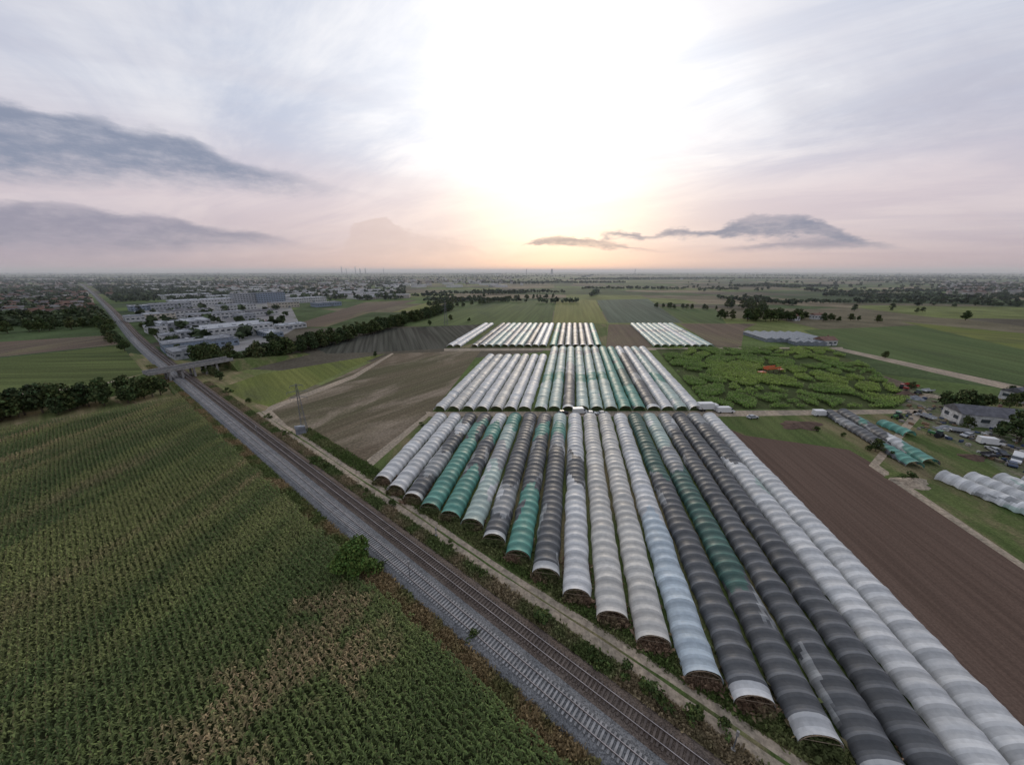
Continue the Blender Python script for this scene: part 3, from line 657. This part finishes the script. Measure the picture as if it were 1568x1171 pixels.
# ---------- masts
STEEL=simple("galvanised_steel",(.16,.165,.17),.5,.4,.2,1,.3)
def lattice(u,v,h,w,th=1.0):
    g=G(u,v); e=empty("lattice_pylon",(g[0],g[1],0),.4); parts=[]
    n=9; lv=[h*i/n for i in range(n+1)]; wd=lambda z:w*(1-.8*z/h)/2
    for sx,sy in((-1,-1),(1,-1),(1,1),(-1,1)): parts.append(tube([sx*wd(0),sy*wd(0),-.1],[sx*wd(h),sy*wd(h),h],.08*th,.05*th,4))
    for i in range(n):
        z0,z1=lv[i],lv[i+1];q=[(-1,-1),(1,-1),(1,1),(-1,1)]
        for k in range(4):
            a,b=q[k],q[(k+1)%4]; parts.append(tube([a[0]*wd(z0),a[1]*wd(z0),z0],[b[0]*wd(z1),b[1]*wd(z1),z1],.03*th,.03*th,3)); parts.append(tube([b[0]*wd(z0),b[1]*wd(z0),z0],[a[0]*wd(z1),a[1]*wd(z1),z1],.03*th,.03*th,3))
    V,F=merge(parts[:4]); mesh_np("legs",V,F,STEEL,parent=e)
    V,F=merge(parts[4:]); mesh_np("bracing",V,F,STEEL,parent=e)
    arms=[]
    for z,l in((h*.72,2.6),(h*.84,3.2),(h*.96,2.0)):
        arms+= [tube([-l,0,z],[0,0,z+.5],.04,.08,4),tube([l,0,z],[0,0,z+.5],.04,.08,4),tube([-l,0,z],[l,0,z],.06,.06,4)]
        for s in(-1,1): arms.append(tube([s*l,0,z],[s*l,0,z-.9],.07,.05,5))
    V,F=merge(arms); mesh_np("crossarms",V,F,STEEL,parent=e)
lattice(467,660,18,1.8)
lattice(683,497,24,3.5,1.5)
g=G(461,663); building("equipment_hut",g,2.2,1.8,2.0,.4,WALLS[1],ROOFS[1])
def post(u,v,h):
    g=G(u,v); e=empty("signal_post",(g[0],g[1],0),RAILANG)
    V,F=tube([0,0,-.1],[0,0,h],.09,.06,8); mesh_np("pole",V,F,STEEL,parent=e)
    V,F=boxes([[0,0,h-.35],[0,0,.15]],[[.3,.22,.8],[.45,.45,.4]],[0]); mesh_np("head_and_base",V,F,CON,parent=e)
for u,v,h in((628,886,4.2),(1122,1148,3.5),(395,668,4),(668,820,2.2)): post(u,v,h)

# ---------- vehicles
TYRE=simple("tyre",(.02,.02,.02))
def wheels(e,xs,yw,r=.34,w=.24):
    parts=[]
    for x in xs:
        for s in(-1,1):
            parts.append(tube([x,s*yw-w/2,r],[x,s*yw+w/2,r],r,r,12))
            for yy in(-w/2,w/2):
                parts.append(tube([x,s*yw+yy,r],[x,s*yw+yy*1.05,r],r,.02,12))
    V,F=merge(parts); mesh_np("wheels",V,F,TYRE,parent=e)
def extr(e,name,prof,w,mat,y0=0):
    n=len(prof); V=[[x,y0-w/2,z] for x,z in prof]+[[x,y0+w/2,z] for x,z in prof]
    F=[list(range(n))[::-1],list(range(n,2*n))]+[[i,(i+1)%n,n+(i+1)%n,n+i] for i in range(n)]
    me=bpy.data.meshes.new(name); me.from_pydata(V,[],F); me.materials.append(mat); o=link(bpy.data.objects.new(name,me),e)
    bv=o.modifiers.new("bevel",'BEVEL'); bv.width=.06; bv.segments=2; return o
PAINT={k:simple("paint_"+k,c,.3,.5,.05) for k,c in dict(white=(.62,.62,.61),red=(.30,.04,.03),silver=(.34,.35,.36),blue=(.05,.07,.12),black=(.03,.03,.035),orange=(.50,.13,.05),green=(.05,.16,.06)).items()}
def car(u,v,rot,c):
    g=G(u,v); e=empty("parked_car",(g[0],g[1],.03),rot); p=PAINT[c]
    extr(e,"body",[(-2.15,.35),(2.1,.35),(2.15,.7),(1.95,.85),(1.0,.95),(-2.0,.98),(-2.2,.75)],1.75,p)
    extr(e,"glasshouse",[(1.0,.96),(.35,1.38),(-1.3,1.4),(-1.9,.98)],1.5,GLASS); extr(e,"roof",[(.4,1.39),(.3,1.45),(-1.25,1.46),(-1.35,1.4)],1.46,p); wheels(e,(-1.35,1.35),.8)
def van(u,v,rot,c="white",L=6.0,h=2.5,name="delivery_van"):
    g=G(u,v); e=empty(name,(g[0],g[1],.03),rot); p=PAINT[c]
    extr(e,"body",[(-L/2,.4),(L/2,.4),(L/2+.05,1.0),(L/2-.7,1.35),(L/2-1.5,h-.2),(L/2-1.9,h),(-L/2,h)],1.95,p)
    extr(e,"windscreen",[(L/2-.72,1.42),(L/2-1.42,h-.3),(L/2-1.75,h-.3),(L/2-1.75,1.42)],2.0,GLASS); wheels(e,(-L/2+1.1,L/2-1.1),.88,.38)
def truck(u,v,rot,c="white"):
    g=G(u,v); e=empty("box_truck",(g[0],g[1],.03),rot); p=PAINT[c]
    extr(e,"cargo_box",[(-4.2,1.0),(2.0,1.0),(2.0,3.5),(-4.2,3.5)],2.5,PAINT["white"]); extr(e,"cab",[(2.15,.55),(4.1,.55),(4.15,1.6),(3.8,2.8),(2.15,2.9)],2.35,p)
    extr(e,"windscreen",[(4.14,1.75),(3.86,2.65),(3.0,2.65),(3.0,1.75)],2.42,GLASS); extr(e,"chassis",[(-4.1,.6),(2.1,.6),(2.1,.95),(-4.1,.95)],1.0,TYRE); wheels(e,(-2.9,-1.8,3.2),1.0,.48,.3)
def tractor(u,v,rot,c="red"):
    g=G(u,v); e=empty("tractor",(g[0],g[1],.03),rot); p=PAINT[c]
    extr(e,"bonnet",[(0,.8),(1.9,.8),(1.95,1.4),(1.7,1.65),(0,1.7)],.9,p); extr(e,"cab",[(-1.3,1.0),(0,1.0),(-.1,2.5),(-1.1,2.55)],1.4,GLASS); extr(e,"cab_roof",[(-1.35,2.56),(.1,2.53),(.05,2.7),(-1.3,2.72)],1.6,p)
    wheels(e,(-.8,),.9,.85,.45)
    parts=[tube([1.4,s*.8-.15,.5],[1.4,s*.8+.15,.5],.5,.5,12) for s in(-1,1)]; V,F=merge(parts); mesh_np("front_wheels",V,F,TYRE,parent=e)
def trailer(u,v,rot,c="red",L=5):
    g=G(u,v); e=empty("farm_trailer",(g[0],g[1],.03),rot)
    extr(e,"bed",[(-L/2,.8),(L/2,.8),(L/2,1.0),(-L/2,1.0)],2.2,PAINT[c])
    for s in(-1,1): extr(e,"side_%d"%(s+1),[(-L/2,1.01),(L/2,1.01),(L/2,1.6),(-L/2,1.6)],.08,PAINT[c],s*1.05)
    extr(e,"drawbar",[(L/2+.05,.75),(L/2+1.6,.6),(L/2+1.6,.7),(L/2+.05,.9)],.15,TYRE); wheels(e,(-.9,.9),.95,.42)
truck(1083,628,.05); van(1110,631,.02,L=7); van(1256,636,.0,L=6); car(1152,640,.2,"silver"); van(888,632.5,.1); car(906,634,.0,"white"); car(923,634,.1,"silver"); car(862,633,.1,"black")
for i,(u,v) in enumerate([(1382,596),(1405,604),(1432,668),(1372,640)]): tractor(u,v,random.uniform(0,6),["red","green","green","green"][i])
for i,(u,v) in enumerate([(1395,592),(1420,600),(1470,662),(1418,640),(1515,700)]): trailer(u,v,random.uniform(0,6),["red","silver","silver","silver","black"][i],random.uniform(3.5,5.5))
for i,(u,v) in enumerate([(1520,690),(1532,695),(1548,712),(1508,640),(1480,668)]): car(u,v,random.uniform(0,6),["silver","black","blue","white","silver"][i])
for i,(u,v) in enumerate([(1515,680),(1555,706)]): van(u,v,random.uniform(0,6),"white",name="camper_van")
for i in range(34):
    u=random.uniform(235,430); v=random.uniform(485,536)
    if v>486+ (430-u)*.35: continue
    car(u,v,ra+random.choice([0,1.57]),random.choice(["white","silver","blue","black","red"]))
g=G(1180,572); e=empty("maze_lookout_platform",(g[0],g[1],0),.3); OR=PAINT["orange"]
V,F=boxes([[x,y,1.5] for x in(-4,0,4) for y in(-1.5,1.5)],[.25,.25,3],[0]); mesh_np("posts",V,F,BARK,parent=e)
V,F=boxes([[0,0,3.1],[6.5,0,2.2],[-6.5,.3,1.0]],[[9,2.6,.25],[3.5,1.6,.2],[4,2.2,1.8]],[0]); mesh_np("decks",V,F,OR,parent=e)
V,F=boxes([[0,1.7,3.8],[0,-1.7,3.8],[-4.4,0,3.8]],[[9,.12,1.0],[9,.12,1.0],[.12,3.2,1.0]],[0]); mesh_np("railings",V,F,OR,parent=e)

r=np.random.default_rng(40)
def heap(u,v,rad,h,mat,name):
    g=G(u,v); n=18; V=[];F=[]
    for i in range(6):
        q=i/5
        for j in range(n):
            a=j*2*math.pi/n; k=rad*(1-q)*(1+.25*math.sin(a*3+u)+r.uniform(-.12,.12)); V.append([g[0]+math.cos(a)*k*1.6,g[1]+math.sin(a)*k,h*(q**.8)*(1+r.uniform(-.1,.1))-.03])
    for i in range(5):
        for j in range(n): F.append([i*n+j,i*n+(j+1)%n,(i+1)*n+(j+1)%n,(i+1)*n+j])
    mesh_np(name,V,F,mat,smooth=False)
for u,v,rad,h,mt,nm in[(1386,604,3,2,SOIL,"soil_heap"),(1400,610,2.5,1.8,ROOFS[1],"rubble_heap"),(1424,607,3,1.5,DIRT,"soil_heap"),(1232,650,4,1.2,SOIL,"soil_heap"),(1215,652,3,1.0,SOIL,"soil_heap"),(1395,738,3,1.4,DIRT,"brushwood_heap"),(1380,730,2.5,1.2,GRASS,"brushwood_heap"),(1450,655,2.5,1.2,ROOFS[1],"rubble_heap"),(1490,700,2.2,1.1,SOIL,"soil_heap")]: heap(u,v,rad,h,mt,nm)
C=[];S_=[];A=[];CC=[]
for i in range(190):
    u=r.uniform(1375,1600);v=600+(u-1375)*.42+r.uniform(-12,45); g=G(u,v); s=r.uniform(.4,1.4,3)*[1.2,1,.7]; C.append([g[0],g[1],s[2]/2]);S_.append(s);A.append(r.uniform(0,3)); CC.append(random.choice([(.4,.4,.38),(.2,.13,.08),(.24,.22,.2),(.05,.07,.12),(.1,.1,.1),(.16,.14,.1)]))
V,F=boxes(C,S_,A); mesh_np("stacked_crates",V,F,attr_mat("crate",.8,.2,0,.2,2),np.repeat(np.array(CC),6,0))

# ---------- distant settlement and trees
def lump_trees(name,P,hs,seed,col=(.05,.068,.034)):
    ok=np.array([railclear(p,14) for p in P]); P=P[ok]; hs=hs[ok]
    r=np.random.default_rng(seed); n=len(P); k=16
    c=np.repeat(P,k,0); hh=np.repeat(hs,k); d=r.normal(size=(n*k,3)); d/=np.linalg.norm(d,axis=1)[:,None]
    c=c+d*np.stack([hh*.42,hh*.42,hh*.30],1)*r.uniform(.3,1,(n*k,1)); c[:,2]+=hh*.5
    a=r.normal(size=(n*k,3));a/=np.linalg.norm(a,axis=1)[:,None];b=np.cross(a,r.normal(size=(n*k,3)));b/=np.linalg.norm(b,axis=1)[:,None]
    V,F=quads(c,a*hh[:,None]*.2,b*hh[:,None]*.18); tint=np.repeat(r.uniform(.6,1.5,n),k)*r.uniform(.7,1.3,n*k)
    mesh_np(name,V,F,LEAF,np.array(col)*tint[:,None])
def houses(name,P,size,seed,white=.5):
    P=P[np.array([railclear(p,size+8) for p in P])]
    r=np.random.default_rng(seed); n=len(P); w=size*r.uniform(.8,1.6,n);d=size*r.uniform(.6,1,n)*.9;h=r.uniform(3.5,8,n); A=r.choice([.2,1.77,.9],n)+r.normal(size=n)*.1
    C=P.copy(); C[:,2]=h/2; V,F=boxes(C,np.stack([w,d,h],1),A)
    col=np.where(r.random(n)[:,None]<white,np.array([[.50,.49,.47]]),np.array([[.3,.27,.24]]))*r.uniform(.7,1.1,(n,1)); Cc=np.repeat(col,6,0)
    ca,sa_=np.cos(A),np.sin(A)
    def T(x,y,z): return np.stack([P[:,0]+x*ca-y*sa_,P[:,1]+x*sa_+y*ca,z],1)
    x=w/2+.4;y=d/2+.4; rh=h+np.minimum(d*.35,4)*(1 if size<20 else .15)
    RV=np.stack([T(-x,-y,h+.02),T(x,-y,h+.02),T(x,y,h+.02),T(-x,y,h+.02),T(-x,0*y,rh),T(x,0*y,rh)],1).reshape(-1,3)
    i=np.arange(n)[:,None]*6; RF2=np.concatenate([i+[0,1,5,4],i+[2,3,4,5]])
    rp=[(.13,.075,.055),(.10,.095,.095),(.17,.165,.16),(.11,.065,.05)] if size<20 else [(.24,.25,.27),(.32,.33,.34),(.18,.19,.21),(.28,.28,.28)]
    rc=np.array(rp)[r.integers(0,4,n)]
    V2,F2=merge([(V,F),(RV,RF2)]); mesh_np(name,V2,F2,attr_mat(name+"_mat",.8,.2),np.concatenate([Cc,rc,rc]))
def scat(u0,u1,v0,v1,n,r,pw=1.0):
    u=r.uniform(u0,u1,n);v=v0+(v1-v0)*r.random(n)**pw; return np.array([G(a,b) for a,b in zip(u,v)])
r=np.random.default_rng(77)
houses("distant_town",np.concatenate([scat(-150,172,428,486,700,r),scat(1440,1650,432,452,220,r),scat(330,560,424,446,200,r),scat(560,800,421,436,130,r),scat(900,1450,419,430,50,r)]),10,1)
houses("distant_warehouses",np.concatenate([scat(380,620,434,458,70,r),scat(600,770,428,440,35,r),scat(180,440,430,452,80,r),scat(-100,200,422,432,30,r),scat(700,1500,419,424,30,r)]),38,2,.9)
tp=[scat(-150,172,426,500,1700,r),scat(172,620,424,460,1000,r),scat(560,900,421,434,250,r),scat(1050,1650,420,446,220,r),scat(1400,1650,430,470,220,r),scat(200,440,466,530,90,r),scat(-200,1700,416.5,422,600,r)]
hp=[]
for i in range(95):
    v=420+44*r.random()**1.8; u=r.uniform(-100,1650); g=G(u,v); dd=np.linalg.norm(g); L=r.uniform(.08,.45)*dd; an=r.choice([r.normal()*.12,TUNANG+r.normal()*.1],p=[.85,.15])
    n=int(L/max(6,dd*.004)); s=np.linspace(-.5,.5,max(2,n))*L; q=g+np.stack([np.cos(an)*s,np.sin(an)*s,0*s],1); q[:,:2]+=r.normal(size=(len(q),2))*dd*.0015; hp.append(q)
hp=np.concatenate(hp); hp=hp[hp[:,1]>560]
P=np.concatenate(tp); lump_trees("distant_trees",P,r.uniform(6,12,len(P))*(1+np.linalg.norm(P,axis=1)/12000),5)
lump_trees("distant_hedgerows",hp,r.uniform(6,11,len(hp))*(1+np.linalg.norm(hp,axis=1)/9000),6)
for u,h,rad in((524,110,7),(531,90,5),(545,120,6),(552,85,10),(560,90,9),(588,95,5),(806,80,8),(845,78,22),(972,85,6)):
    g=G(u,419.6); parts=[tube([0,0,0],[0,0,h],rad,rad*.7,12),tube([0,0,h],[0,0,h+3],rad*.8,rad*.8,12),tube([0,0,h*.8],[0,0,h*.8+3],rad*.85,rad*.85,12)]
    V,F=merge(parts); V=V+[g[0],g[1],0]; mesh_np("power_station_chimney" if u<600 else "distant_tower",V,F,CON)
V=[];n=160
for i in range(n):
    a=math.radians(-60+120*i/(n-1)); hgt=70+75*float(vnoise(np.array([i*.09]),np.array([2.0]),1,4)[0])+50*math.exp(-((i-62)/9)**2)
    for z in(-5,hgt): V.append([math.sin(a)*30000,math.cos(a)*30000,z])
mesh_np("hills",V,[[2*i,2*i+2,2*i+3,2*i+1] for i in range(n-1)],GREENA)
print("objects",len(bpy.data.objects))
